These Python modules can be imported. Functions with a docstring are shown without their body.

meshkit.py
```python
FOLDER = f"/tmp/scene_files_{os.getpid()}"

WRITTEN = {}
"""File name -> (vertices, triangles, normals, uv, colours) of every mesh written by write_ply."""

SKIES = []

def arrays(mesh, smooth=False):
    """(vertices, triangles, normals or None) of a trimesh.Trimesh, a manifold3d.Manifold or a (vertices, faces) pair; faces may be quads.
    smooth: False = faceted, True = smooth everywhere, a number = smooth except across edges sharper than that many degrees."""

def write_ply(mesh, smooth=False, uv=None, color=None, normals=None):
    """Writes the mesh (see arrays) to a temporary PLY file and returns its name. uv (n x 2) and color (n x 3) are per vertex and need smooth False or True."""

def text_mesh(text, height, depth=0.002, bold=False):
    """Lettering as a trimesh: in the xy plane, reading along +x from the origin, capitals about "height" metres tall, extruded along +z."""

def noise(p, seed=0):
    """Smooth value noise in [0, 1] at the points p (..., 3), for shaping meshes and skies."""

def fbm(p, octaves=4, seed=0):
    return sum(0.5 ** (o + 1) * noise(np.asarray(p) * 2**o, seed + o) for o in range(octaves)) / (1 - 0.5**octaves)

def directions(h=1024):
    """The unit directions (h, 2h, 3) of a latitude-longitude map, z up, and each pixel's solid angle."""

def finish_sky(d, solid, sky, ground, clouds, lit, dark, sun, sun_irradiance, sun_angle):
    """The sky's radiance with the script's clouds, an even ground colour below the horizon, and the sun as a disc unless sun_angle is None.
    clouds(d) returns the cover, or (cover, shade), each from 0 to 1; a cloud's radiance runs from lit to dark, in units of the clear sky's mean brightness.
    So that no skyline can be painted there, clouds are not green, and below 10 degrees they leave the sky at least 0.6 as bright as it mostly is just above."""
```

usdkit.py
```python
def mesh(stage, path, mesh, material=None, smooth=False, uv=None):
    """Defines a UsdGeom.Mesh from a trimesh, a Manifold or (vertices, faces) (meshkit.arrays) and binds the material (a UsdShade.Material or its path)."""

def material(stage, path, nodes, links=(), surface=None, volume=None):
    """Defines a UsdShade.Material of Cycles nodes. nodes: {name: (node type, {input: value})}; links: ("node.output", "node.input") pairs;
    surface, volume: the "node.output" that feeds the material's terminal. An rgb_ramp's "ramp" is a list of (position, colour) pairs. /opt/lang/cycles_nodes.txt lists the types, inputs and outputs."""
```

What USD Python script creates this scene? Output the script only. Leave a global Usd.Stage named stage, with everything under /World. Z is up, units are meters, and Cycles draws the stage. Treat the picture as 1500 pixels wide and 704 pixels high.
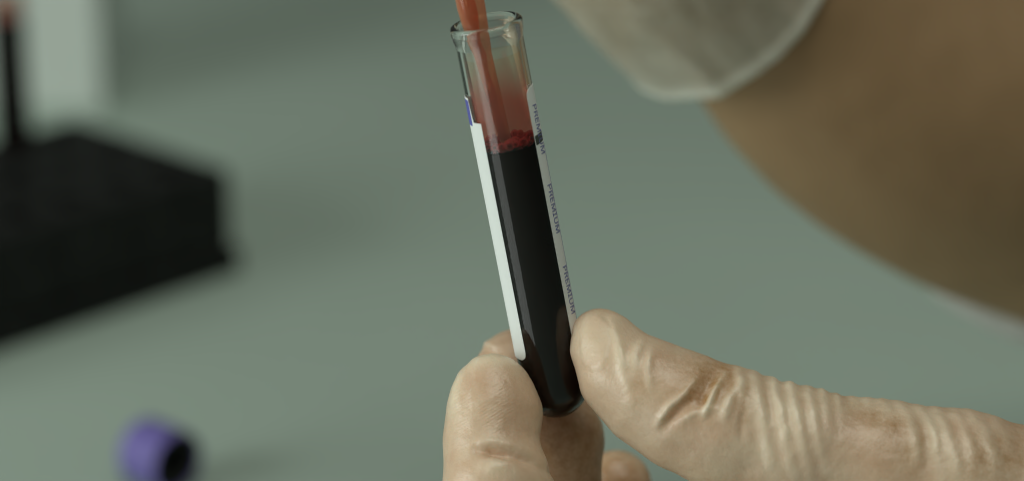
import math
import numpy as np
import trimesh
import manifold3d as m3
import meshkit
import usdkit
from pxr import Gf, Sdf, Usd, UsdGeom, UsdLux, UsdShade, Vt

stage = Usd.Stage.CreateInMemory()
UsdGeom.SetStageUpAxis(stage, UsdGeom.Tokens.z)
UsdGeom.SetStageMetersPerUnit(stage, 1.0)
UsdGeom.Xform.Define(stage, '/World')
rng = np.random.default_rng(7)

# ------------------------------------------------------------------ camera
PITCH, CAM_H, FOCAL, D0 = 20.0, 0.352, 100.0, 0.531
FPX = FOCAL / 36.0 * 1500.0
cam = UsdGeom.Camera.Define(stage, '/World/camera')
cam.AddTranslateOp().Set(Gf.Vec3d(0, 0, CAM_H))
cam.AddRotateXOp().Set(90.0 - PITCH)
cam.CreateFocalLengthAttr(FOCAL)
cam.CreateHorizontalApertureAttr(36.0)
cam.CreateVerticalApertureAttr(36.0 * 480 / 1024)
cam.CreateFStopAttr(7.0)
cam.CreateFocusDistanceAttr(0.530)
cam.CreateExposureAttr(-0.18)
CAM = np.array([0, 0, CAM_H])
RIGHT = np.array([1.0, 0, 0])
UP = np.array([0, math.sin(math.radians(PITCH)), math.cos(math.radians(PITCH))])
FWD = np.array([0, math.cos(math.radians(PITCH)), -math.sin(math.radians(PITCH))])

# ------------------------------------------------------------------ lamps
def look_at(at, to):
    z = np.array(at, float) - np.array(to, float); z /= np.linalg.norm(z)
    x = np.cross([0, 0, 1.0], z)
    x = np.array([1.0, 0, 0]) if np.linalg.norm(x) < 1e-6 else x / np.linalg.norm(x)
    y = np.cross(z, x)
    m = np.eye(4); m[:3, 0], m[:3, 1], m[:3, 2], m[:3, 3] = x, y, z, at
    return Gf.Matrix4d(*m.T.ravel().tolist())

def rect_light(name, at, to, w, h, power, color):
    l = UsdLux.RectLight.Define(stage, '/World/' + name)
    l.AddTransformOp().Set(look_at(at, to))
    l.CreateWidthAttr(w); l.CreateHeightAttr(h)
    l.CreateNormalizeAttr(False)
    l.CreateIntensityAttr(power)
    l.CreateColorAttr(Gf.Vec3f(*color))

rect_light('ceiling_panel_light', (0.08, 0.27, 1.35), (0.05, 0.55, 0.05), 0.7, 0.7, 5.2, (1.0, 1.0, 0.88))
rect_light('window_light', (-1.05, 0.22, 0.40), (0.0, 0.55, 0.15), 0.7, 0.6, 6.6, (0.96, 1.0, 0.95))
rect_light('added_low_panel', (-0.17, 0.35, 0.080), (0.0, 0.52, 0.16), 0.12, 0.15, 1.7, (0.95, 1.0, 0.96))  # unseen panel added low at left for the tube highlight and side fill
# the even glow of the room's pale walls round the bench
room = UsdLux.DomeLight.Define(stage, '/World/room_glow')
room_mat = usdkit.material(stage, '/World/Looks/room_glow', {'b': ('background_shader', dict(color=(0.92, 1.0, 0.90), strength=0.10))}, [], surface='b.background')
UsdShade.MaterialBindingAPI.Apply(room.GetPrim()).Bind(room_mat)

# ------------------------------------------------------------------ helpers
def P(x, y, d):
    """A point d metres deep along the lens axis, seen at the photograph's pixel x, y."""
    return CAM + d * (FWD + (x - 750.0) / FPX * RIGHT - (y - 352.0) / FPX * UP)

def on_plane(x, y, z):
    r = FWD + (x - 750.0) / FPX * RIGHT - (y - 352.0) / FPX * UP
    return CAM + r * (z - CAM_H) / r[2]

def pix(p):
    q = np.asarray(p) - CAM
    d = q @ FWD
    return 750.0 + q @ RIGHT / d * FPX, 352.0 - q @ UP / d * FPX, d

def path_of(parent, name):
    base = '/World' if parent is None else str(parent.GetPath())
    n, k = name, 0
    while stage.GetPrimAtPath(base + '/' + n).IsValid():
        k += 1
        n = '%s_%03d' % (name, k)
    return base + '/' + n

def tag(p, label=None, cat=None, group=None, kind=None):
    for k, v in (('label', label), ('category', cat), ('group', group), ('kind', kind)):
        if v:
            p.SetCustomDataByKey(k, v)
    return p

def obj(name, mesh, mat, parent=None, smooth=40, attrs=None):
    m = usdkit.mesh(stage, path_of(parent, name), mesh, mat, smooth=smooth)
    for k, v in (attrs or {}).items():
        UsdGeom.PrimvarsAPI(m).CreatePrimvar(k, Sdf.ValueTypeNames.FloatArray, 'vertex').Set(Vt.FloatArray.FromNumpy(np.asarray(v, np.float32)))
    return m.GetPrim()

def thing(name, label, cat, mat4=None, group=None):
    x = UsdGeom.Xform.Define(stage, path_of(None, name))
    if mat4 is not None:
        x.AddTransformOp().Set(Gf.Matrix4d(*np.asarray(mat4).T.ravel().tolist()))
    return tag(x.GetPrim(), label, cat, group)

def frame(origin, x, y, z):
    m = np.eye(4); m[:3, 0], m[:3, 1], m[:3, 2], m[:3, 3] = x, y, z, origin
    return m

def lathe(profile, n=96):
    """Closed solid of revolution about z from a polyline of (r, z) that starts and ends on the axis or closes on itself."""
    pr = np.array(profile, float)
    closed = np.allclose(pr[0], pr[-1])
    if closed:
        pr = pr[:-1]
    a = np.linspace(0, 2 * np.pi, n, endpoint=False)
    v = np.stack([pr[:, 0][:, None] * np.cos(a), pr[:, 0][:, None] * np.sin(a), np.repeat(pr[:, 1][:, None], n, 1)], -1).reshape(-1, 3)
    m = len(pr)
    f = []
    for i in range(m if closed else m - 1):
        j = (i + 1) % m
        a0, a1 = i * n + np.arange(n), i * n + (np.arange(n) + 1) % n
        b0, b1 = j * n + np.arange(n), j * n + (np.arange(n) + 1) % n
        f += [np.stack([a0, a1, b1], 1), np.stack([a0, b1, b0], 1)]
    t = trimesh.Trimesh(v, np.vstack(f), process=True)
    t.update_faces(t.nondegenerate_faces())
    t.fix_normals()
    return t

def arc(cx, cz, r, a0, a1, n):
    return [(cx + r * math.cos(a), cz + r * math.sin(a)) for a in np.radians(np.linspace(a0, a1, n))]

def grid_mesh(V, close_u=False):
    """Quads over a grid of points (nu, nv, 3)."""
    nu, nv = V.shape[:2]
    idx = np.arange(nu * nv).reshape(nu, nv)
    i1 = np.roll(idx, -1, 0) if close_u else idx[1:]
    i0 = idx if close_u else idx[:-1]
    q = np.stack([i0[:, :-1], i1[:, :-1], i1[:, 1:], i0[:, 1:]], -1).reshape(-1, 4)
    return V.reshape(-1, 3), q

def tri(q):
    return np.vstack([q[:, [0, 1, 2]], q[:, [0, 2, 3]]])

# ------------------------------------------------------------------ materials
LK = '/World/Looks/'
def mat(name, nodes, links, surface):
    return usdkit.material(stage, LK + name, nodes, links, surface=surface)

def plain(name, color, rough=0.5, spec=0.5, noise=0.0, scale=200.0, **kw):
    nodes = {'p': ('principled_bsdf', dict(base_color=color, roughness=rough, specular_ior_level=spec, **kw))}
    links = []
    if noise:
        lo, hi = [c * (1 - noise) for c in color], [min(1, c * (1 + noise)) for c in color]
        nodes.update(g=('geometry', {}), n=('noise_texture', dict(scale=scale, detail=4.0)), r=('rgb_ramp', {'ramp': [(0.3, lo), (0.7, hi)]}))
        links = [('g.position', 'n.vector'), ('n.fac', 'r.fac'), ('r.color', 'p.base_color')]
    return mat(name, nodes, links, 'p.BSDF')

M = {}
M['bench'] = mat('bench_laminate', {
    'g': ('geometry', {}), 'n': ('noise_texture', dict(scale=6.0, detail=5.0)), 'n2': ('noise_texture', dict(scale=900.0, detail=2.0)),
    'r': ('rgb_ramp', {'ramp': [(0.3, (0.380, 0.485, 0.422)), (0.7, (0.408, 0.515, 0.450))]}),
    'b': ('bump', dict(strength=0.15, distance=0.0004)),
    'p': ('principled_bsdf', dict(roughness=0.55, specular_ior_level=0.3))},
    [('g.position', 'n.vector'), ('g.position', 'n2.vector'), ('n.fac', 'r.fac'), ('r.color', 'p.base_color'), ('n2.fac', 'b.height'), ('b.normal', 'p.normal')], 'p.BSDF')
M['glass'] = mat('clear_glass', {'p': ('principled_bsdf', dict(base_color=(0.99, 0.995, 0.985), roughness=0.01, ior=1.43, transmission_weight=1.0))}, [], 'p.BSDF')
M['blood'] = mat('dark_blood', {'p': ('principled_bsdf', dict(base_color=(0.006, 0.0012, 0.0012), roughness=0.2, specular_ior_level=0.04))}, [], 'p.BSDF')
M['foam'] = plain('crimson_foam', (0.34, 0.015, 0.022), 0.12, 0.5)
M['bubble'] = mat('blood_bubble', {
    't': ('transparent_bsdf', dict(color=(0.8, 0.25, 0.22))), 'p': ('principled_bsdf', dict(base_color=(0.66, 0.06, 0.07), roughness=0.08)),
    'lw': ('layer_weight', dict(blend=0.45)), 'm': ('mix_closure', {})}, [('t.BSDF', 'm.closure1'), ('p.BSDF', 'm.closure2'), ('lw.facing', 'm.fac')], 'm.closure')
M['smear'] = mat('blood_smear', {
    'a': ('attribute', dict(attribute='film')),
    't': ('transparent_bsdf', dict(color=(0.985, 0.92, 0.82))),
    'd': ('diffuse_bsdf', dict(color=(0.64, 0.12, 0.085))), 'l': ('translucent_bsdf', dict(color=(0.85, 0.17, 0.12))),
    'm1': ('mix_closure', dict(fac=0.6)), 'm2': ('mix_closure', {})},
    [('d.BSDF', 'm1.closure1'), ('l.BSDF', 'm1.closure2'), ('t.BSDF', 'm2.closure1'), ('m1.closure', 'm2.closure2'), ('a.fac', 'm2.fac')], 'm2.closure')
M['pipette_wall'] = mat('clear_orange_plastic', {
    't': ('transparent_bsdf', dict(color=(0.93, 0.66, 0.52))), 'p': ('principled_bsdf', dict(base_color=(0.62, 0.26, 0.14), roughness=0.15)),
    'lw': ('layer_weight', dict(blend=0.35)), 'ma': ('math', dict(math_type='multiply_add', value2=0.6, value3=0.22)), 'm': ('mix_closure', {})},
    [('lw.facing', 'ma.value1'), ('ma.value', 'm.fac'), ('t.BSDF', 'm.closure1'), ('p.BSDF', 'm.closure2')], 'm.closure')
M['pipette'] = mat('blood_filled_plastic', {
    't': ('transparent_bsdf', dict(color=(0.9, 0.42, 0.28))), 'p': ('principled_bsdf', dict(base_color=(0.50, 0.15, 0.07), roughness=0.25, subsurface_weight=0.25, subsurface_scale=0.002)),
    'l': ('translucent_bsdf', dict(color=(0.7, 0.22, 0.1))), 'm1': ('mix_closure', dict(fac=0.35)), 'm2': ('mix_closure', dict(fac=0.42))},
    [('p.BSDF', 'm1.closure1'), ('l.BSDF', 'm1.closure2'), ('t.BSDF', 'm2.closure1'), ('m1.closure', 'm2.closure2')], 'm2.closure')
M['paper'] = mat('white_label_paper', {'p': ('principled_bsdf', dict(base_color=(0.86, 0.90, 0.88), roughness=0.6, specular_ior_level=0.3)),
    'l': ('translucent_bsdf', dict(color=(0.8, 0.82, 0.78))), 'm': ('mix_closure', dict(fac=0.12))}, [('p.BSDF', 'm.closure1'), ('l.BSDF', 'm.closure2')], 'm.closure')
M['purple_ink'] = plain('purple_ink', (0.10, 0.11, 0.38), 0.6, 0.3)
M['grey_ink'] = plain('grey_ink', (0.055, 0.07, 0.06), 0.6, 0.3)
M['text_ink'] = plain('blue_grey_ink', (0.15, 0.17, 0.36), 0.6, 0.3)
M['rack'] = plain('black_rack_plastic', (0.008, 0.0095, 0.0085), 0.6, 0.25, 0.7, 130)
M['carton'] = plain('white_carton', (0.56, 0.63, 0.585), 0.6, 0.3, 0.02, 60)
M['cap'] = plain('purple_cap_plastic', (0.155, 0.13, 0.39), 0.45, 0.4, 0.06, 400)
M['rubber'] = plain('black_rubber', (0.010, 0.012, 0.011), 0.6, 0.3)
M['stopper_red'] = plain('red_brown_rubber', (0.16, 0.05, 0.03), 0.6, 0.3)
M['skin'] = mat('brown_skin', {
    'g': ('geometry', {}), 'n': ('noise_texture', dict(scale=45.0, detail=6.0, roughness=0.6)), 'n2': ('noise_texture', dict(scale=700.0, detail=3.0)),
    'r': ('rgb_ramp', {'ramp': [(0.25, (0.275, 0.176, 0.090)), (0.75, (0.31, 0.203, 0.106))]}),
    'b': ('bump', dict(strength=0.3, distance=0.0005)),
    'p': ('principled_bsdf', dict(roughness=0.5, specular_ior_level=0.35, subsurface_weight=0.1, subsurface_scale=0.003, subsurface_radius=(1, 0.35, 0.2)))},
    [('g.position', 'n.vector'), ('g.position', 'n2.vector'), ('n.fac', 'r.fac'), ('r.color', 'p.base_color'), ('n2.fac', 'b.height'), ('b.normal', 'p.normal')], 'p.BSDF')

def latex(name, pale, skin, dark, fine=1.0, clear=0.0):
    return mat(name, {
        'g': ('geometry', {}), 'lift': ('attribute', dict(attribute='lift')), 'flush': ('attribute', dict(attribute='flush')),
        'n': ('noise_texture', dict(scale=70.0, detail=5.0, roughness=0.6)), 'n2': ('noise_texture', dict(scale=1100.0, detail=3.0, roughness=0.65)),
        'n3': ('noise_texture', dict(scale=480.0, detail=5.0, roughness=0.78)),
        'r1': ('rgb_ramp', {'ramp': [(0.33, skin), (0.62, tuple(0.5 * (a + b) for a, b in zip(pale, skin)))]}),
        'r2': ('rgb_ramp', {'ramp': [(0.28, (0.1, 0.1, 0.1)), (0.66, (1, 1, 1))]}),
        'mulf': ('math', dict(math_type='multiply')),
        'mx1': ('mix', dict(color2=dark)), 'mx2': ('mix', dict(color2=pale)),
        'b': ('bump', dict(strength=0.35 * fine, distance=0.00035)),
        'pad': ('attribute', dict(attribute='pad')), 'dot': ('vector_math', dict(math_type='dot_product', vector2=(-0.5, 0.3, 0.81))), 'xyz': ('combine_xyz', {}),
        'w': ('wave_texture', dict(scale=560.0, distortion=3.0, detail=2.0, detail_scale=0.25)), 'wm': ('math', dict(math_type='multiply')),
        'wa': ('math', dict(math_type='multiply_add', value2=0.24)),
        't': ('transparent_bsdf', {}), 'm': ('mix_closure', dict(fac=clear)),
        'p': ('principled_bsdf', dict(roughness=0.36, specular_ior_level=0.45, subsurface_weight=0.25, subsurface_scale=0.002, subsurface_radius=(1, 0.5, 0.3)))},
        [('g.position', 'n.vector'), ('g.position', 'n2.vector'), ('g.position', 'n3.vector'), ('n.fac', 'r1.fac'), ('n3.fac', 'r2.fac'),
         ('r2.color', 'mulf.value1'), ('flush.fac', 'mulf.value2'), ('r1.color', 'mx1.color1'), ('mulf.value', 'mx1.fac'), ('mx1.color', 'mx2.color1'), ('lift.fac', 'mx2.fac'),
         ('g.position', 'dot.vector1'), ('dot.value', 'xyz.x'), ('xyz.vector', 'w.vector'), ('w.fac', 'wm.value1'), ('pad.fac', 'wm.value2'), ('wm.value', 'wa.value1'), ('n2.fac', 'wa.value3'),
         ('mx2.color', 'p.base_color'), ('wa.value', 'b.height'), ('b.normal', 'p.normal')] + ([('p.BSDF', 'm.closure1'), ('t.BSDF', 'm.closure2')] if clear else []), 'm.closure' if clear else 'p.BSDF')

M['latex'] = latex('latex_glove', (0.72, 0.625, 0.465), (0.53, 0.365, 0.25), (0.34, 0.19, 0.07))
M['latex_loose'] = latex('loose_latex_glove', (0.88, 0.85, 0.72), (0.60, 0.52, 0.39), (0.50, 0.40, 0.27), 1.0, 0.40)

# ------------------------------------------------------------------ the bench
bench = trimesh.creation.box((4.0, 4.0, 0.03)); bench.apply_translation((0, 1.2, -0.015))
tag(obj('bench_top', bench, M['bench']), 'grey green laminate bench top under everything', None, None, 'structure')

# ------------------------------------------------------------------ blood tubes
R_OUT, R_IN, LEN = 0.0063, 0.0053, 0.0785

def tube_glass():
    pr = [(0, 0)] + arc(0, R_OUT, R_OUT, -87, 0, 18)
    pr += [(R_OUT, LEN * 0.5), (R_OUT, LEN - 0.0042), (R_OUT + 0.00008, LEN - 0.0032), (R_OUT + 0.0003, LEN - 0.0024)]
    lip = (R_OUT + 0.00045 - R_IN) / 2
    pr += arc(R_IN + lip, LEN - lip - 0.0007, lip, -30, 0, 4) + arc(R_IN + lip, LEN - lip, lip, 0, 180, 16)
    pr += [(R_IN, LEN - 0.0015), (R_IN, LEN * 0.5)] + arc(0, 0.0010 + R_IN, R_IN, 0, -87, 18) + [(0, 0.0010)]
    return lathe(pr, 128)

def blood_column(top):
    r = R_IN + 0.00008
    pr = [(0, 0.00092)] + arc(0, 0.0010 + R_IN, r, -87, 0, 16) + [(r, top + 0.0009), (r - 0.0003, top + 0.0006), (r - 0.0008, top + 0.0002), (r - 0.0018, top), (0, top)]
    return lathe(pr, 96)

def wrap(xy_theta, r):
    """(theta, z) -> point on the tube; theta 0 faces the lens, positive to its right."""
    th, z = xy_theta[..., 0], xy_theta[..., 1]
    return np.stack([r * np.sin(th), -r * np.cos(th), z], -1)

def label_sheet(th0, th1, z0, z1, r, thick, corner, n=120, notch=None):
    """Paper sheet round the tube with rounded corners, as a closed thin shell."""
    th = np.linspace(th0, th1, n)
    s = (th - th0) * r
    w = (th1 - th0) * r
    def inset(d):
        d = np.minimum(d, corner)
        return corner - np.sqrt(np.clip(corner ** 2 - (corner - d) ** 2, 0, None))
    edge = np.minimum(s, w - s)
    lo, hi = z0 + inset(edge), z1 - inset(edge)
    if notch is not None:
        hi = np.minimum(hi, notch(th))
    t = np.linspace(0, 1, 24)
    Z = lo[:, None] + (hi - lo)[:, None] * t
    TH = np.repeat(th[:, None], 24, 1)
    g = np.stack([TH, Z], -1)
    vi, q = grid_mesh(wrap(g, r))
    vo, _ = grid_mesh(wrap(g, r + thick))
    k = len(vi)
    border = np.concatenate([np.arange(24), np.arange(1, n) * 24 + 23, (n - 1) * 24 + np.arange(22, -1, -1), np.arange(n - 2, 0, -1) * 24])
    nx = np.roll(border, -1)
    side = np.stack([border, nx, nx + k, border + k], 1)
    f = np.vstack([tri(q)[:, ::-1], tri(q) + k, tri(side)])
    t_ = trimesh.Trimesh(np.vstack([vi, vo]), f, process=False)
    t_.fix_normals()
    return t_

def tube_frame(top_px, bot_px, d_top, d_bot):
    """Frame of a tube whose axis runs from the base point to the rim, -y turned to the lens."""
    b, t = P(*bot_px, d_bot), P(*top_px, d_top)
    z = (t - b) / np.linalg.norm(t - b)
    v = CAM - b
    y = -(v - (v @ z) * z); y /= np.linalg.norm(y)
    return frame(b, np.cross(y, z), y, z), np.linalg.norm(t - b)

TF, L_ = tube_frame((711.5, 33), (821.5, 607), 0.5190, 0.5435)
TUBE_TOP = 0.0540
tube = thing('blood_tube', 'uncapped glass tube of dark blood with white paper label, pinched between gloved fingers', 'test tube', TF)
obj('glass', tube_glass(), M['glass'], tube)
obj('blood', blood_column(TUBE_TOP), M['blood'], tube)
# smear of blood left on the inside wall above the liquid
nu, nv = 144, 60
a = np.linspace(0, 2 * np.pi, nu, endpoint=False)
zz = np.linspace(TUBE_TOP + 0.0012, LEN - 0.006, nv)
TH, ZZ = np.meshgrid(a, zz, indexing='ij')
V, Q = grid_mesh(wrap(np.stack([TH, ZZ], -1), R_IN - 0.00006), True)
up = (ZZ - zz[0]) / (zz[-1] - zz[0])
streak = meshkit.fbm(np.stack([np.cos(TH) * 4.5, np.sin(TH) * 4.5, ZZ * 60], -1), 4, 3)
film = np.clip(1.4 - 1.6 * (up + 0.4 * (streak - 0.5)), 0, 1) * (0.5 + 0.8 * streak) + 0.10 * streak
film = np.clip(film * (0.78 - 0.34 * np.cos(TH)) * np.where(np.cos(TH) > 0, np.clip(-0.15 + up * 3, 0.02, 1), 1), 0, 0.80)
obj('blood_smear', (V, tri(Q)[:, ::-1]), M['smear'], tube, True, {'film': film.ravel()})
# foam of small bubbles round the edge of the liquid, larger ones in the middle
g_r, g_a = np.linspace(0.0001, R_IN - 0.00015, 26), np.linspace(0, 2 * np.pi, 96, endpoint=False)
GA, GR = np.meshgrid(g_a, g_r, indexing='ij')
fz = TUBE_TOP + 0.0003 + 0.0010 * (GR / R_IN) ** 4 + 0.0004 * meshkit.fbm(np.stack([GR * np.cos(GA) * 250, GR * np.sin(GA) * 250, 0 * GA], -1), 3, 5)
fv, fq = grid_mesh(np.stack([GR * np.cos(GA), GR * np.sin(GA), fz], -1), True)
obj('foam', (fv, tri(fq)), M['foam'], tube, True)
bub = []
for k in range(20):
    th = 2 * np.pi * k / 20 + rng.normal(0, .08)
    rr = rng.uniform(0.00045, 0.00095)
    bub.append((wrap(np.array([th, TUBE_TOP + 0.0013 + rng.uniform(-.0003, .0006)]), R_IN - rr - 0.0001), rr))
for x, y, rr in ((0.0004, -0.0028, 0.0019), (-0.0020, -0.0034, 0.0011), (0.0028, -0.0026, 0.0010), (0.0012, 0.0005, 0.0013), (-0.0024, -0.0006, 0.0010), (0.0032, 0.0010, 0.0009), (-0.001, 0.003, 0.0012)):
    bub.append(((x, y, TUBE_TOP + 0.0006), rr))
for c_, rr in bub:
    s = trimesh.creation.icosphere(3, rr); s.apply_translation(c_)
    obj('bubble', s, M['bubble'], tube, True)
# label: open in front, wrapped round the back
LT, LB = 0.0655, 0.0138
RL = R_OUT + 0.00003
d2r = math.radians
lab = obj('label', label_sheet(d2r(49), d2r(317), LB, LT, RL, 0.00007, 0.0016, 160, lambda th: LT - 0.0046 * np.sqrt(np.clip((th - d2r(294)) / d2r(4), 0, 1)) - 0.0155 * np.clip(np.minimum((th - d2r(86)) / d2r(8), (d2r(264) - th) / d2r(8)), 0, 1)), M['paper'], tube)
obj('purple_print', label_sheet(d2r(266), d2r(293), LT - 0.0054, LT - 0.0004, RL + 0.00005, 0.00005, 0.0003, 24), M['purple_ink'], lab)
obj('grey_band', label_sheet(d2r(50), d2r(80), LT - 0.0108, LT - 0.0090, RL + 0.00005, 0.00005, 0.0001, 24), M['grey_ink'], lab)
obj('border_line', label_sheet(d2r(81), d2r(83), LB + 0.004, LT - 0.0112, RL + 0.00005, 0.00005, 0.00005, 6), M['text_ink'], lab)
for z_top in (LT - 0.0032, LT - 0.0188, LT - 0.0350):
    t = meshkit.text_mesh('PREMIUM', 0.0019, 0.00003, False)
    t = trimesh.Trimesh(*trimesh.remesh.subdivide_to_size(t.vertices, t.faces, 0.0006))
    v = np.array(t.vertices)
    v[:, 0] += 0.22 * v[:, 1]
    v[:, 0] *= 0.0100 / (v[:, 0].max())
    r = RL + 0.00006 + 1.6 * v[:, 2]
    th = d2r(60) + (v[:, 1]) / RL
    out = np.stack([r * np.sin(th), -r * np.cos(th), z_top - v[:, 0]], 1)
    obj('lettering', trimesh.Trimesh(out, t.faces, process=False), M['text_ink'], lab, False)

# ------------------------------------------------------------------ pipette standing in the tube
top, rim, low = P(560, -640, 0.528), P(692.5, 24, 0.5195), P(741, 205, 0.5275)
pts = [top + (rim - top) * s for s in np.linspace(0, 1, 30)]
pts += [rim + (low - rim) * s for s in np.linspace(0.04, 1, 24)]
pts = np.array(pts)
pts[1:-1] = np.array([pts[max(0, i - 3):i + 4].mean(0) for i in range(1, len(pts) - 1)])
def sweep(pts, radii, n=32, caps=True):
    pts = np.asarray(pts, float)
    tan = np.gradient(pts, axis=0); tan /= np.linalg.norm(tan, axis=1, keepdims=True)
    ref = np.cross(tan[0], FWD); ref /= np.linalg.norm(ref)
    rings = []
    for p, t, r in zip(pts, tan, radii):
        ref = ref - (ref @ t) * t; ref /= np.linalg.norm(ref)
        b = np.cross(t, ref)
        aa = np.linspace(0, 2 * np.pi, n, endpoint=False)
        rings.append(p + r * (np.cos(aa)[:, None] * ref + np.sin(aa)[:, None] * b))
    V = np.array(rings).transpose(1, 0, 2)
    v, q = grid_mesh(V, True)
    f = tri(q)
    if caps:
        m = len(pts); idx = np.arange(n) * m
        v = np.vstack([v, pts[0], pts[-1]])
        f = np.vstack([f, np.stack([idx, np.roll(idx, -1), np.full(n, len(v) - 2)], 1)[:, ::-1], np.stack([idx + m - 1, np.roll(idx, -1) + m - 1, np.full(n, len(v) - 1)], 1)])
    t = trimesh.Trimesh(v, f, process=False); t.fix_normals()
    return t
PIP_PTS = pts
rad = np.interp(np.arange(len(pts)), [0, 10, 29, 36, len(pts) - 1], [0.0031, 0.0027, 0.0026, 0.0017, 0.0011])
pip = thing('pipette', 'orange red plastic pipette dipped into the open mouth of the tube', 'pipette')
obj('stem', sweep(pts, rad), M['pipette_wall'], pip)
core_off = (-RIGHT * 0.9 + FWD * 0.3)[None] * 0.28 * rad[:, None]
obj('blood_core', sweep(pts + core_off, rad * (0.52 + 0.12 * np.sin(np.arange(len(rad)) * 0.9))), M['pipette'], pip)
# a raised seam down the stem, and the squeeze bulb above
side = np.array([-1.0, 0, 0]) * 0.25 - FWD
seam = sweep(pts[2:30] + (side / np.linalg.norm(side)) * (rad[2:30, None] - 0.00005), np.full(28, 0.00022), 8)
obj('seam', seam, M['pipette_wall'], pip)
ax = (pts[0] - pts[8]) / np.linalg.norm(pts[0] - pts[8])
bs = np.linspace(0.0005, 1, 14)
obj('bulb', sweep(pts[0] + ax * (bs[:, None] * 0.04), [0.0031, 0.0045, 0.0060, 0.0066, .0067, .0067, .0067, .0067, .0067, .0066, .0062, .0054, .0040, .0015]), M['pipette'], pip)

# ------------------------------------------------------------------ rack with a second tube, carton
RZ = 0.038
A = on_plane(338, 247, RZ); B = on_plane(108, 172, RZ); C = on_plane(0, 350, RZ)
ex = (A - C) / np.linalg.norm(A - C)                # along the front, towards the right
ey = (B - A) - ((B - A) @ ex) * ex; depth = np.linalg.norm(ey); ey /= depth
LENR = 0.19
org = A - ex * LENR; org = np.array([org[0], org[1], 0.0])
RF = frame(org, ex, ey, [0, 0, 1.0])
rack = thing('tube_rack', 'black plastic test tube rack with stepped base on the bench', 'tube rack', RF)
def rbox(x0, x1, y0, y1, z0, z1, r=0.002):
    pts_ = [(x, y, z) for x in (x0 + r, x1 - r) for y in (y0 + r, y1 - r) for z in (z0 + r, z1 - r)]
    return m3.Manifold.batch_hull([m3.Manifold.sphere(r, 12).translate(p) for p in pts_])
body = rbox(0, LENR, 0, depth, 0.0095, RZ, 0.002)
pitch = 0.0215
holes, hole_xy = [], []
for i in range(8):
    for j in range(3):
        x, y = LENR - 0.0165 - i * pitch, 0.014 + j * (depth - 0.028) / 2
        hole_xy.append((x, y)); holes.append(m3.Manifold.cylinder(0.05, 0.0073, 0.0073, 24).translate((x, y, 0.018)))
obj('rack_body', body - m3.Manifold.compose(holes), M['rack'], rack, 30)
obj('rack_base', rbox(-0.002, LENR + 0.002, -0.002, depth + 0.002, 0.0002, 0.0093, 0.0015), M['rack'], rack, 30)
for x, y in hole_xy:
    h = m3.Manifold.cylinder(0.0008, 0.0086, 0.0082, 28) - m3.Manifold.cylinder(0.002, 0.0074, 0.0074, 28).translate((0, 0, -0.0005))
    obj('hole_rim', h.translate((x, y, RZ + 0.0001)), M['rack'], rack, 30)
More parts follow.
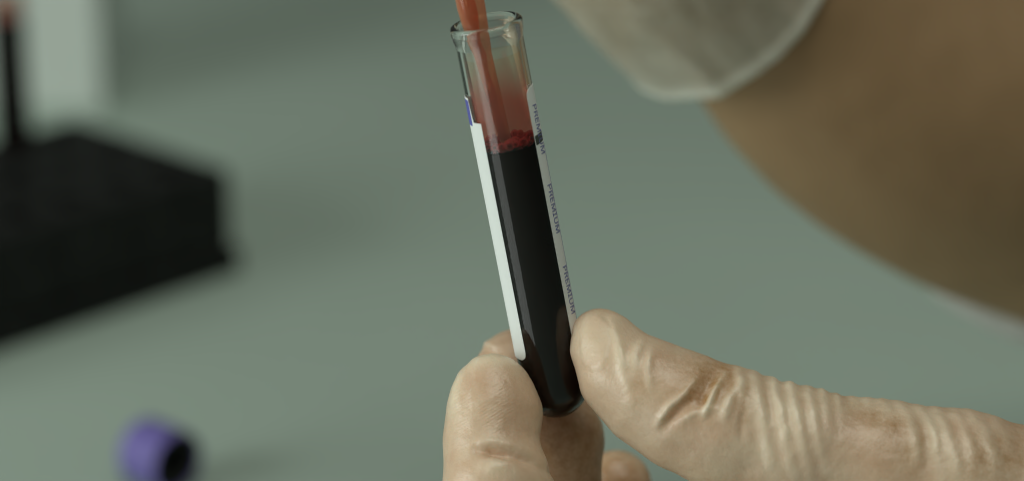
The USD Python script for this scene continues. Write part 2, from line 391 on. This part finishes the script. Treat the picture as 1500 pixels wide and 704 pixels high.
# a second tube stands in the hole nearest to where the photo shows it
want = on_plane(13, 228, RZ)
hx = min(hole_xy, key=lambda h: np.linalg.norm((org + ex * h[0] + ey * h[1])[:2] - want[:2]))
base = org + ex * hx[0] + ey * hx[1] + np.array([0, 0, 0.0183])
yv = -(CAM - base) * np.array([1, 1, 0]); yv /= np.linalg.norm(yv)
t2 = thing('blood_tube', 'second glass tube of blood standing upright in the black rack', 'test tube', frame(base, np.cross(yv, [0, 0, 1.0]), yv, [0, 0, 1.0]))
obj('glass', tube_glass(), M['glass'], t2)
obj('blood', blood_column(0.0670), M['blood'], t2)
zz = np.linspace(0.0682, LEN - 0.002, 30)
TH, ZZ = np.meshgrid(a, zz, indexing='ij')
V, Q = grid_mesh(wrap(np.stack([TH, ZZ], -1), R_IN - 0.00006), True)
up = (ZZ - zz[0]) / (zz[-1] - zz[0])
film = np.clip(0.95 - 0.75 * up + 0.5 * (meshkit.fbm(np.stack([np.cos(TH) * 3, np.sin(TH) * 3, ZZ * 80], -1), 3, 9) - 0.5), 0, 1)
obj('blood_smear', (V, tri(Q)[:, ::-1]), M['smear'], t2, True, {'film': film.ravel()})

cb = on_plane(151, 164, 0.0)
ang = math.radians(-4)
cx_, cy_ = np.array([math.cos(ang), math.sin(ang), 0]), np.array([-math.sin(ang), math.cos(ang), 0])
carton = thing('carton', 'plain white carton standing upright on the bench behind the black rack', 'box', frame(cb, cx_, cy_, [0, 0, 1.0]))
obj('box_body', rbox(-0.075, 0, 0, 0.05, 0.0003, 0.128, 0.0012), M['carton'], carton, 30)
fl = rbox(-0.0742, -0.0008, 0.0005, 0.0495, 0.1283, 0.1291, 0.0003)
obj('lid_flap', fl, M['carton'], carton, 30)
obj('lid_flap', rbox(-0.0742, -0.0008, -0.0008, -0.0002, 0.108, 0.1289, 0.0002), M['carton'], carton, 30)

# ------------------------------------------------------------------ purple cap lying on the bench
CR = 0.0096
cx0 = on_plane(221, 661, CR)
axis = np.array([0.74, -0.67, 0.0]); axis /= np.linalg.norm(axis)
yy = np.array([0, 0, 1.0])
CF = frame(cx0, np.cross(yy, axis), yy, axis)
cap = thing('tube_cap', 'purple tube cap lying on its side, dark hollow end facing right', 'cap', CF)
pr = [(0, -0.0040), (CR - 0.0012, -0.0040)] + arc(CR - 0.0010, -0.0030, 0.0010, -80, 0, 5) + [(CR, 0.0110), (CR - 0.0003, 0.0117), (CR - 0.0008, 0.0118), (CR - 0.0009, 0.0110), (CR - 0.0009, 0.0), (0, 0.0)]
shell = lathe(pr, 96)
v = np.array(shell.vertices); rr = np.hypot(v[:, 0], v[:, 1]); th = np.arctan2(v[:, 1], v[:, 0])
rib = (rr > CR - 0.0002) & (v[:, 2] > -0.003) & (v[:, 2] < 0.0112)
k = np.where(rib, 1 + 0.012 * (np.cos(th * 24) - 1), 1.0); v[:, 0] *= k; v[:, 1] *= k
obj('cap_shell', trimesh.Trimesh(v, shell.faces, process=False), M['cap'], cap, 35)
obj('stopper', lathe([(0, 0.0001), (0.0085, 0.0001), (0.0085, 0.0106), (0.0081, 0.0112), (0.0062, 0.0112), (0.0058, 0.0106), (0.0050, 0.0035), (0, 0.0030)], 64), M['rubber'], cap, 35)

# ------------------------------------------------------------------ person: two gloved hands and a bare forearm
def chain(rows):
    """rows of (px, py, depth, radius in px) -> world centres and radii in metres."""
    return [(P(x, y, d), r / FPX * d) for x, y, d, r in rows]

def cone_sdf(p, a, b, r1, r2):
    ba = b - a; l2 = ba @ ba; rr = r1 - r2; a2 = l2 - rr * rr
    if a2 <= 1e-12:
        c, r = (a, r1) if r1 > r2 else (b, r2)
        return np.linalg.norm(p - c, axis=-1) - r
    il2 = 1.0 / l2
    pa = p - a; y = pa @ ba; z = y - l2
    q = pa * l2 - y[..., None] * ba
    x2 = np.einsum('...i,...i', q, q); y2 = y * y * l2; z2 = z * z * l2
    k = np.sign(rr) * rr * rr * x2
    out = (np.sqrt(np.maximum(x2 * a2 * il2, 0)) + y * rr) * il2 - r1
    c1 = np.sign(z) * a2 * z2 > k
    c2 = ~c1 & (np.sign(y) * a2 * y2 < k)
    out = np.where(c1, np.sqrt(x2 + z2) * il2 - r2, out)
    return np.where(c2, np.sqrt(x2 + y2) * il2 - r1, out)

def smin(a, b, k):
    h = np.maximum(k - np.abs(a - b), 0) / k
    return np.minimum(a, b) - h * h * k * 0.25

def chain_sdf(p, ch, k=0.0015, cull=None):
    if cull:
        c, r = np.array([q[0] for q in ch]), max(q[1] for q in ch) + cull
        near = ((p > c.min(0) - r) & (p < c.max(0) + r)).all(-1)
        out = np.full(p.shape[:-1], 0.5)
        if near.any():
            out[near] = chain_sdf(p[near], ch, k)
        return out
    d = None
    for (a, ra), (b, rb) in zip(ch[:-1], ch[1:]):
        e = cone_sdf(p, a, b, ra, rb)
        d = e if d is None else smin(d, e, k)
    return d

def surface_net(sdf, lo, hi, h, block=8, margin=0.004):
    """Quads at the zero of sdf over a grid that is filled only near the surface, then pulled onto it."""
    nb = np.ceil((np.asarray(hi) - lo) / (h * block)).astype(int)
    bi = np.stack(np.meshgrid(*[np.arange(n) for n in nb], indexing='ij'), -1).reshape(-1, 3)
    H = h * block
    c = lo + (bi + 0.5) * H
    d = sdf(c)
    act = np.abs(d) < H * 0.87 + margin
    F = np.repeat(np.repeat(np.repeat(np.where(d < 0, -1, 1).reshape(nb).astype(np.float32), block, 0), block, 1), block, 2)
    off = np.stack(np.meshgrid(*[np.arange(block)] * 3, indexing='ij'), -1).reshape(-1, 3)
    ids = (bi[act][:, None] * block + off).reshape(-1, 3)
    vals = np.concatenate([sdf(lo + ids[i:i + 400000] * h) for i in range(0, len(ids), 400000)])
    F[ids[:, 0], ids[:, 1], ids[:, 2]] = vals
    S = F < 0
    n = np.array(S.shape)
    any_, all_ = np.zeros(n - 1, bool), np.ones(n - 1, bool)
    for a_, b_, c_ in np.ndindex(2, 2, 2):
        s = S[a_:n[0] - 1 + a_, b_:n[1] - 1 + b_, c_:n[2] - 1 + c_]
        any_ |= s; all_ &= s
    cell = any_ & ~all_
    num = np.full(cell.shape, -1, np.int64)
    cid = np.argwhere(cell); num[cell] = np.arange(len(cid))
    v = lo + (cid + 0.5) * h
    quads = []
    for ax_ in range(3):
        o = [1, 1, 1]; o[ax_] = 0
        sl0 = [slice(o[i], n[i] - 1) for i in range(3)]
        sl1 = list(sl0); sl1[ax_] = slice(1, n[ax_])
        s0, s1 = S[tuple(sl0)], S[tuple(sl1)]
        e = np.argwhere(s0 != s1) + np.array(o)
        flip = S[e[:, 0], e[:, 1], e[:, 2]]
        u, w = (ax_ + 1) % 3, (ax_ + 2) % 3
        du, dw = np.eye(3, dtype=int)[u], np.eye(3, dtype=int)[w]
        q = np.stack([num[tuple((e - du - dw).T)], num[tuple((e - dw).T)], num[tuple(e.T)], num[tuple((e - du).T)]], 1)
        q[~flip] = q[~flip][:, ::-1]
        quads.append(q)
    f = tri(np.vstack(quads))
    f = f[(f >= 0).all(1)]
    for it in range(3):
        g, d = gradient(sdf, v)
        v = v - g * d[:, None]
        if it < 2:
            t = trimesh.Trimesh(v, f, process=False)
            e = t.edges_unique
            acc = np.zeros_like(v); cnt = np.zeros(len(v))
            for i, j in ((0, 1), (1, 0)):
                for k in range(3):
                    acc[:, k] += np.bincount(e[:, i], v[e[:, j], k], len(v))
                cnt += np.bincount(e[:, i], minlength=len(v))
            v = 0.5 * v + 0.5 * acc / np.maximum(cnt, 1)[:, None]
    return v, f

def gradient(sdf, v, e=0.00008):
    d = sdf(v)
    g = np.stack([sdf(v + np.eye(3)[i] * e) - d for i in range(3)], 1)
    return g / np.maximum(np.linalg.norm(g, axis=1, keepdims=True), 1e-12), d

# ---- the holding hand (left hand: thumb from the right, fingers from below)
THUMB = chain([(876, 488, .535, 37), (888, 509, .534, 48), (915, 550, .532, 64), (955, 577, .531, 76), (1004, 603, .530, 84), (1060, 627, .529, 87),
               (1160, 661, .528, 91), (1290, 692, .528, 101), (1400, 722, .529, 119), (1540, 776, .532, 142), (1690, 900, .545, 175)])
INDEX = chain([(723, 573, .534, 55), (724, 605, .534, 67), (718, 652, .532, 66), (730, 712, .529, 78), (716, 800, .528, 78), (705, 900, .528, 82), (1000, 1070, .528, 95)])
MIDDLE = chain([(758, 541, .5545, 60), (783, 590, .555, 66), (812, 645, .555, 70), (808, 710, .555, 69), (792, 800, .553, 73), (782, 900, .552, 78), (1040, 1090, .550, 90)])
RING = chain([(905, 708, .575, 50), (900, 760, .576, 58), (880, 840, .576, 60), (850, 960, .574, 68), (1080, 1130, .571, 84)])
LITTLE = chain([(985, 800, .592, 44), (975, 850, .592, 48), (950, 920, .592, 50), (930, 1010, .592, 58), (1130, 1160, .590, 74)])
WRIST = [P(1690, 960, .550), P(1700, 1010, .580)]
PALM = [(WRIST[0], .0235), (WRIST[1], .0205)]

def palm_sdf(p):
    d = smin(cone_sdf(p, INDEX[-1][0], WRIST[0], INDEX[-1][1], .0225), cone_sdf(p, MIDDLE[-1][0], WRIST[0], MIDDLE[-1][1], .022), .006)
    d = smin(d, cone_sdf(p, RING[-1][0], WRIST[1], RING[-1][1], .020), .006)
    d = smin(d, cone_sdf(p, LITTLE[-1][0], WRIST[1], LITTLE[-1][1], .019), .006)
    d = smin(d, cone_sdf(p, WRIST[0], WRIST[1], .0235, .0205), .006)
    e = P(2050, 1290, .585)
    d = smin(d, cone_sdf(p, WRIST[0], e, .0235, .027), .01)
    d = smin(d, cone_sdf(p, WRIST[1], e + np.array([0, .012, 0]), .0205, .026), .01)
    web = cone_sdf(p, P(1330, 790, .531), P(1120, 1010, .532), .0085, .0085)
    return smin(d, web, .010)

FINGERS = [THUMB, INDEX, MIDDLE, RING, LITTLE]
def hand_sdf(p):
    pa = palm_sdf(p)
    out = None
    for i, f in enumerate(FINGERS):
        e = smin(pa, chain_sdf(p, f, 0.0022, 0.012), 0.007)
        out = e if out is None else np.minimum(out, e)
    return out

pts_ = np.array([c for f in FINGERS for c, _ in f] + WRIST)
lo, hi = pts_.min(0) - .016, pts_.max(0) + .016
hv, hf = surface_net(hand_sdf, lo, np.array(hi), 0.0007)

def refine(v, f, near):
    """Splits every edge whose two ends are both near; the faces stay joined."""
    e = np.sort(np.vstack([f[:, [0, 1]], f[:, [1, 2]], f[:, [2, 0]]]), 1)
    u, inv = np.unique(e, axis=0, return_inverse=True)
    cut = near[u].all(1)
    mid = np.where(cut, len(v) + np.cumsum(cut) - 1, -1)[inv.reshape(-1)].reshape(3, -1).T
    v = np.vstack([v, v[u[cut]].mean(1)])
    out = [f[(mid < 0).all(1)]]
    k = (mid >= 0).sum(1)
    a_ = f[k == 3]; b_ = mid[k == 3]
    out += [np.stack(q, 1) for q in ((a_[:, 0], b_[:, 0], b_[:, 2]), (a_[:, 1], b_[:, 1], b_[:, 0]), (a_[:, 2], b_[:, 2], b_[:, 1]), (b_[:, 0], b_[:, 1], b_[:, 2]))]
    for r in range(3):                                   # one marked edge; two never occur, as ends are shared
        s_ = (k == 1) & (mid[:, r] >= 0)
        p0, p1, p2, mm = f[s_, r], f[s_, (r + 1) % 3], f[s_, (r + 2) % 3], mid[s_, r]
        out += [np.stack([p0, mm, p2], 1), np.stack([mm, p1, p2], 1)]
    return v, np.vstack(out)

px_, py_, _ = pix(hv)
n_, _ = gradient(hand_sdf, hv)
seen = (px_ > 600) & (px_ < 1540) & (py_ > 420) & (py_ < 740) & ((n_ * (CAM - hv)).sum(1) > -0.3 * 0.55)
hv, hf = refine(hv, hf, seen)
for _ in range(2):
    g_, dd_ = gradient(hand_sdf, hv)
    hv = hv - g_ * dd_[:, None]
which = np.argmin(np.stack([chain_sdf(hv, f) for f in FINGERS], 1), 1)

def poly_dist(x, y, line):
    """Distance in px to a polyline, and the place along it from 0 to 1."""
    best, at = np.full(len(x), 1e9), np.zeros(len(x))
    pl = np.asarray(line, float)
    L = np.r_[0, np.cumsum(np.linalg.norm(np.diff(pl, axis=0), axis=1))]
    for i in range(len(pl) - 1):
        a_, b_ = pl[i], pl[i + 1]
        d_ = b_ - a_; t = np.clip(((x - a_[0]) * d_[0] + (y - a_[1]) * d_[1]) / (d_ @ d_), 0, 1)
        dist = np.hypot(x - a_[0] - t * d_[0], y - a_[1] - t * d_[1])
        m_ = dist < best
        best = np.where(m_, dist, best); at = np.where(m_, (L[i] + t * (L[i + 1] - L[i])) / L[-1], at)
    return best, at

# folds of the loose latex: (finger, height mm, half width px, line of points). Negative heights are creases.
FOLDS = [
    (0, .45, 9, [(1080, 536), (1088, 570), (1096, 610)]),
    (0, .60, 10, [(1102, 538), (1110, 580), (1121, 630), (1132, 690)]),
    (0, .72, 10, [(1127, 540), (1137, 585), (1151, 635), (1166, 704)]),
    (0, .75, 10, [(1154, 550), (1162, 590), (1174, 640), (1190, 704)]),
    (0, .68, 9.5, [(1179, 555), (1187, 595), (1197, 640), (1208, 686)]),
    (0, .58, 9, [(1201, 562), (1207, 592), (1214, 645)]),
    (0, .50, 8.5, [(1221, 566), (1226, 590), (1231, 618)]),
    (0, .42, 9, [(1239, 568), (1250, 585), (1264, 604)]),
    (0, .36, 10, [(1262, 574), (1274, 590), (1284, 604)]),
    (0, .30, 10, [(1288, 582), (1300, 600), (1308, 620)]),
    (0, .42, 10, [(1312, 586), (1330, 612), (1340, 640), (1344, 686)]),
    (0, .52, 10, [(1338, 590), (1358, 615), (1371, 645), (1378, 704)]),
    (0, .46, 10, [(1364, 593), (1382, 620), (1393, 650), (1404, 704)]),
    (0, .36, 10, [(1392, 598), (1410, 622), (1421, 655), (1428, 690)]),
    (0, .42, 10, [(1418, 604), (1440, 630), (1453, 660), (1462, 700)]),
    (0, .30, 10, [(1450, 610), (1474, 640), (1485, 675)]),
    (0, .42, 8, [(897, 470), (906, 506), (915, 545), (924, 588)]),
    (0, .35, 7, [(938, 502), (930, 520), (934, 555)]),
    (0, .35, 6, [(952, 512), (948, 540), (953, 575)]),
    (0, -.70, 8, [(972, 626), (990, 604), (1010, 584), (1034, 552)]),
    (0, .55, 6, [(964, 622), (982, 596), (1001, 577), (1024, 550)]),
    (0, -.80, 9, [(1022, 592), (1036, 566), (1052, 540)]),
    (0, .65, 6, [(1030, 604), (1044, 574), (1064, 540)]),
    (0, .40, 7, [(1058, 612), (1070, 585), (1088, 552)]),
    (0, .30, 6, [(1000, 612), (1026, 598), (1062, 600)]),
    (0, -.25, 6, [(1085, 640), (1090, 600), (1094, 560)]),
    (1, -1.5, 8, [(700, 657), (726, 659), (752, 664), (778, 674), (806, 690), (830, 700)]),
    (1, .35, 9, [(694, 652), (716, 648), (744, 652), (770, 664)]),
    (1, .45, 12, [(712, 680), (740, 684), (765, 694)]),
    (1, .3, 7, [(676, 540), (668, 570), (664, 610)]),
    (1, -.3, 6, [(690, 536), (682, 575), (679, 610)]),
    (1, .25, 6, [(690, 530), (720, 522), (750, 530)]),
    (2, .35, 6, [(704, 500), (722, 506), (740, 505)]),
    (2, -.3, 6, [(708, 512), (725, 516), (742, 515)]),
]
n_, _ = gradient(hand_sdf, hv)
x_, y_, d_ = pix(hv)
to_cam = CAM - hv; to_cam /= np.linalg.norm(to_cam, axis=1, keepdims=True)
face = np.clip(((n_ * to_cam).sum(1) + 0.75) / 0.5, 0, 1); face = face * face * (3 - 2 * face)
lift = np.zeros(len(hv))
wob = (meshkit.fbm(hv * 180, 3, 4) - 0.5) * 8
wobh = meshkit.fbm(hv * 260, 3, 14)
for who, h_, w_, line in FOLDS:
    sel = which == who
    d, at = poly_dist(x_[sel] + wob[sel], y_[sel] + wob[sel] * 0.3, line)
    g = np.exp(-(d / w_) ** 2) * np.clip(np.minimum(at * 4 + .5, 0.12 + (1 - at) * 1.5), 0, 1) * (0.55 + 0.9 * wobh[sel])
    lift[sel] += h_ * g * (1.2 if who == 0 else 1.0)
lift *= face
# the nail under the latex: a shallow plate with a raised rim
nx_, ny_ = (x_ - 873) / 22.0, (y_ - 500) / 40.0
ca, sa = math.cos(-0.15), math.sin(-0.15)
rn = np.hypot(nx_ * ca - ny_ * sa, nx_ * sa + ny_ * ca) + 0.5 * (meshkit.fbm(hv * 220, 3, 71) - 0.5)
nail = np.clip((1.15 - rn) / 0.3, 0, 1); nail = nail * nail * (3 - 2 * nail) * (which == 0) * face
wide = (meshkit.fbm(hv * 120, 3, 21) - 0.5) * 0.5 + (meshkit.fbm(hv * 420, 3, 22) - 0.5) * 0.22
hv2 = hv + n_ * ((lift + 0.28 * nail + wide) * 0.001)[:, None]
zone = np.zeros(len(hv))
for who, h_, w_, line in FOLDS:
    if who == 0:
        sel = which == 0
        zone[sel] = np.maximum(zone[sel], np.exp(-(poly_dist(x_[sel], y_[sel], line)[0] / 20) ** 2))
# where a fingertip presses on the tube it flattens against the glass
inv = np.linalg.inv(TF)
loc = hv2 @ inv[:3, :3].T + inv[:3, 3]
rr_ = np.hypot(loc[:, 0], loc[:, 1])
zc = np.clip(loc[:, 2], R_OUT, None)
sph = np.where(loc[:, 2] < R_OUT, np.hypot(rr_, loc[:, 2] - R_OUT), rr_)
push = np.clip(R_OUT + 0.00012 - sph, 0, None)
cen = np.stack([0 * rr_, 0 * rr_, zc], 1)
dirn = (loc - cen) / np.maximum(sph, 1e-9)[:, None]
loc = loc + dirn * push[:, None]
hv2 = loc @ TF[:3, :3].T + TF[:3, 3]
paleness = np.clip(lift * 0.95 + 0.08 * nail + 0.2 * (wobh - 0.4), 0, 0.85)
patch = np.zeros(len(hv))                                # brown where the latex clings to the skin, plus painted shade on rear fingers
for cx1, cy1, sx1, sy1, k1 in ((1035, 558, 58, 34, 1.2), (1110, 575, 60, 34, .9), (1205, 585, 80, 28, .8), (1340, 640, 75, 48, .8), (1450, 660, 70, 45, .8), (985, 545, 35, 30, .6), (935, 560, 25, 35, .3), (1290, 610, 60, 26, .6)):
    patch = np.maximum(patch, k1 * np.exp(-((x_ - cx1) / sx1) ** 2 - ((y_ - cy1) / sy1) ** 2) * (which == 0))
patch = patch + 1.1 * ((which >= 2) * np.clip((y_ - 560) / 60, 0, 1)) + 0.35 * np.exp(-((x_ - 735) / 40) ** 2 - ((y_ - 600) / 45) ** 2) * (which == 1)  # fingers behind the tube: shade under thumb and tube painted in as brown
cling_and_shade = np.clip(0.14 + (0.85 * zone + 0.5) * patch * face - 1.5 * np.maximum(lift, 0) - nail, 0, 1)
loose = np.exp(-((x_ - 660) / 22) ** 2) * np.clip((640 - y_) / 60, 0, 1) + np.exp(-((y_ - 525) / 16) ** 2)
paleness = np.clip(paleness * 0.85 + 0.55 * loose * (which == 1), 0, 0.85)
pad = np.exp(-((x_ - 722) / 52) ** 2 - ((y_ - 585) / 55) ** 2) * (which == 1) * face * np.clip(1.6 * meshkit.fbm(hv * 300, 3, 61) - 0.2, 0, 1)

person = thing('person', 'person in pale latex gloves pinching the blood tube, bare brown forearm reaching in above', 'person')
glove = obj('glove', trimesh.Trimesh(hv2, hf, process=False), M['latex'], person, True, {'lift': paleness, 'flush': cling_and_shade, 'pad': pad})
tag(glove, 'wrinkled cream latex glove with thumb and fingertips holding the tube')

# ---- the other arm, behind: bare forearm coming out of a loose glove cuff
ARM = chain([(940, -190, .640, 170), (1020, -110, .655, 166), (1110, -40, .668, 178), (1230, 70, .682, 216), (1370, 149, .696, 253), (1520, 190, .710, 278), (1740, 258, .725, 300), (2100, 400, .74, 312), (2700, 600, .76, 318), (3300, 780, .77, 350)])
def smooth_chain(ch, n):
    from scipy.interpolate import CubicSpline
    c = np.array([q[0] for q in ch]); r = np.array([q[1] for q in ch])
    s = np.r_[0, np.cumsum(np.linalg.norm(np.diff(c, axis=0), axis=1))]
    t = np.linspace(0, s[-1], n)
    return CubicSpline(s, c)(t), np.interp(t, s, r), t
ac, ar, at_ = smooth_chain(ARM, 190)
from scipy.ndimage import gaussian_filter1d
ar = gaussian_filter1d(ar, 4, mode='nearest')
arm = sweep(ac, ar, 128)
v = np.array(arm.vertices); nrm = arm.vertex_normals
v = v + nrm * ((meshkit.fbm(v * 28, 3, 31) - 0.5) * 0.003 + (meshkit.fbm(v * 160, 3, 32) - 0.5) * 0.0006)[:, None]
fa = obj('forearm', trimesh.Trimesh(v, arm.faces, process=False), M['skin'], person, True)

# pale tapering roll along the lower edge of the forearm
PALE_ROLL = chain([(1352, 404, .716, 3), (1392, 435, .716, 14), (1445, 457, .716, 23), (1505, 474, .717, 31), (1600, 500, .720, 34), (1760, 552, .727, 42), (2100, 690, .742, 50), (2700, 890, .762, 54)])
sc_, sr_, _ = smooth_chain(PALE_ROLL, 90)
roll_mesh = sweep(sc_, sr_, 40)
v = np.array(roll_mesh.vertices)
v = v + roll_mesh.vertex_normals * ((meshkit.fbm(v * 90, 3, 81) - 0.5) * 0.0015)[:, None]
M['roll_mat'] = plain('pale_roll_surface', (0.50, 0.51, 0.48), 0.8, 0.2, 0.05, 300)
obj('pale_roll', trimesh.Trimesh(v, roll_mesh.faces, process=False), M['roll_mat'], person, True)

# upper glove: hand closed on the pipette bulb above the picture, and the flared cuff
pb = pts[0] + ax * 0.012
def W(x, y, d): return P(x, y, d)
U_WR = ARM[0][0]
UT = [(W(880, -250, .612), .0155), (W(760, -330, .575), .0118), (W(690, -480, .545), .0098), (pb + RIGHT * .0125 + FWD * .002, .0082)]
UI = [(W(800, -420, .632), .0130), (W(640, -560, .610), .0098), (W(545, -640, .572), .0088), (pb - RIGHT * .012 + FWD * .006, .0078)]
UM = [(W(840, -470, .650), .0130), (W(680, -640, .640), .0098), (W(560, -730, .600), .0088), (pb - RIGHT * .010 + FWD * .014 + UP * .016, .0078)]
UR = [(W(890, -500, .668), .0125), (W(740, -690, .668), .0096), (W(640, -770, .635), .0086), (W(620, -720, .600), .0076)]
UL = [(W(950, -510, .682), .0115), (W(840, -670, .690), .0084), (W(760, -750, .665), .0076), (W(740, -710, .640), .0066)]
UF = [UT, UI, UM, UR, UL]
def upper_sdf(p):
    pa = None
    for f in UF[1:]:
        e = cone_sdf(p, f[0][0], U_WR, f[0][1] + .001, .0255)
        pa = e if pa is None else smin(pa, e, .006)
    pa = smin(pa, cone_sdf(p, UT[0][0], U_WR, .0165, .0255), .008)
    out = None
    for f in UF:
        e = smin(pa, chain_sdf(p, f, .002, .014), .006)
        out = e if out is None else np.minimum(out, e)
    return out
up_pts = np.array([c for f in UF for c, _ in f] + [U_WR])
uv_, uf_ = surface_net(upper_sdf, up_pts.min(0) - .03, up_pts.max(0) + .03, 0.0011)
un_, _ = gradient(upper_sdf, uv_)
uv_ = uv_ + un_ * ((meshkit.fbm(uv_ * 130, 4, 41) - 0.5) * 0.0016)[:, None]
# cuff: rings round the arm from the hand to the rolled hem, double walled
CUFF = chain([(900, -180, .634, 188), (955, -126, .643, 191), (1003, -78, .651, 194), (1040, -41, .657, 200), (1070, -12, .662, 207)])
cc, cr, ct = smooth_chain(CUFF, 60)
tan = np.gradient(cc, axis=0); tan /= np.linalg.norm(tan, axis=1, keepdims=True)
ref = np.cross(tan[0], FWD); ref /= np.linalg.norm(ref)
nA = 220
aa = np.linspace(0, 2 * np.pi, nA, endpoint=False)
rings_o, rings_i, lift_o = [], [], []
for i, (p, t, r) in enumerate(zip(cc, tan, cr)):
    ref = ref - (ref @ t) * t; ref /= np.linalg.norm(ref); b = np.cross(t, ref)
    u = i / 59.0
    q = np.stack([np.cos(aa) * 2.2, np.sin(aa) * 2.2, np.full(nA, u * 1.6)], 1)
    wr = (meshkit.fbm(q, 3, 51) - 0.5) * 0.007 * (1 - 0.75 * u) + (meshkit.fbm(q * np.array([2.6, 2.6, .8]), 3, 52) - 0.5) * 0.0022
    hem = np.exp(-((u - 0.97) / 0.035) ** 2)
    ro = r + wr + 0.0009 * hem - 0.0036 * max(0.0, (u - 0.4) / 0.6) ** 2
    dirs = np.cos(aa)[:, None] * ref + np.sin(aa)[:, None] * b
    rings_o.append(p + ro[:, None] * dirs); rings_i.append(p + (ro - 0.0004 - 0.0012 * hem)[:, None] * dirs)
    lift_o.append(np.clip(wr * 110 + 0.12 + 0.9 * hem + 0.25 * max(0.0, (u - 0.6) / 0.4), 0, 0.95))
Vg = np.concatenate([np.array(rings_o), np.array(rings_i)[::-1]]).transpose(1, 0, 2)
cv, cq = grid_mesh(Vg, True)
cf = tri(cq)
tm = trimesh.Trimesh(cv, cf, process=False)
if tm.volume < 0:
    cf = cf[:, ::-1]
cl = np.concatenate([np.array(lift_o), np.array(lift_o)[::-1]]).T.reshape(-1)
gv = np.vstack([uv_, cv]); gf = np.vstack([uf_, cf + len(uv_)])
gl = np.concatenate([np.full(len(uv_), 0.25), cl])
g2 = obj('glove', trimesh.Trimesh(gv, gf, process=False), M['latex_loose'], person, True, {'lift': gl, 'flush': np.clip(1 - gl, 0, 1)})
tag(g2, 'loose whitish latex glove with rolled cuff on the bare forearm')
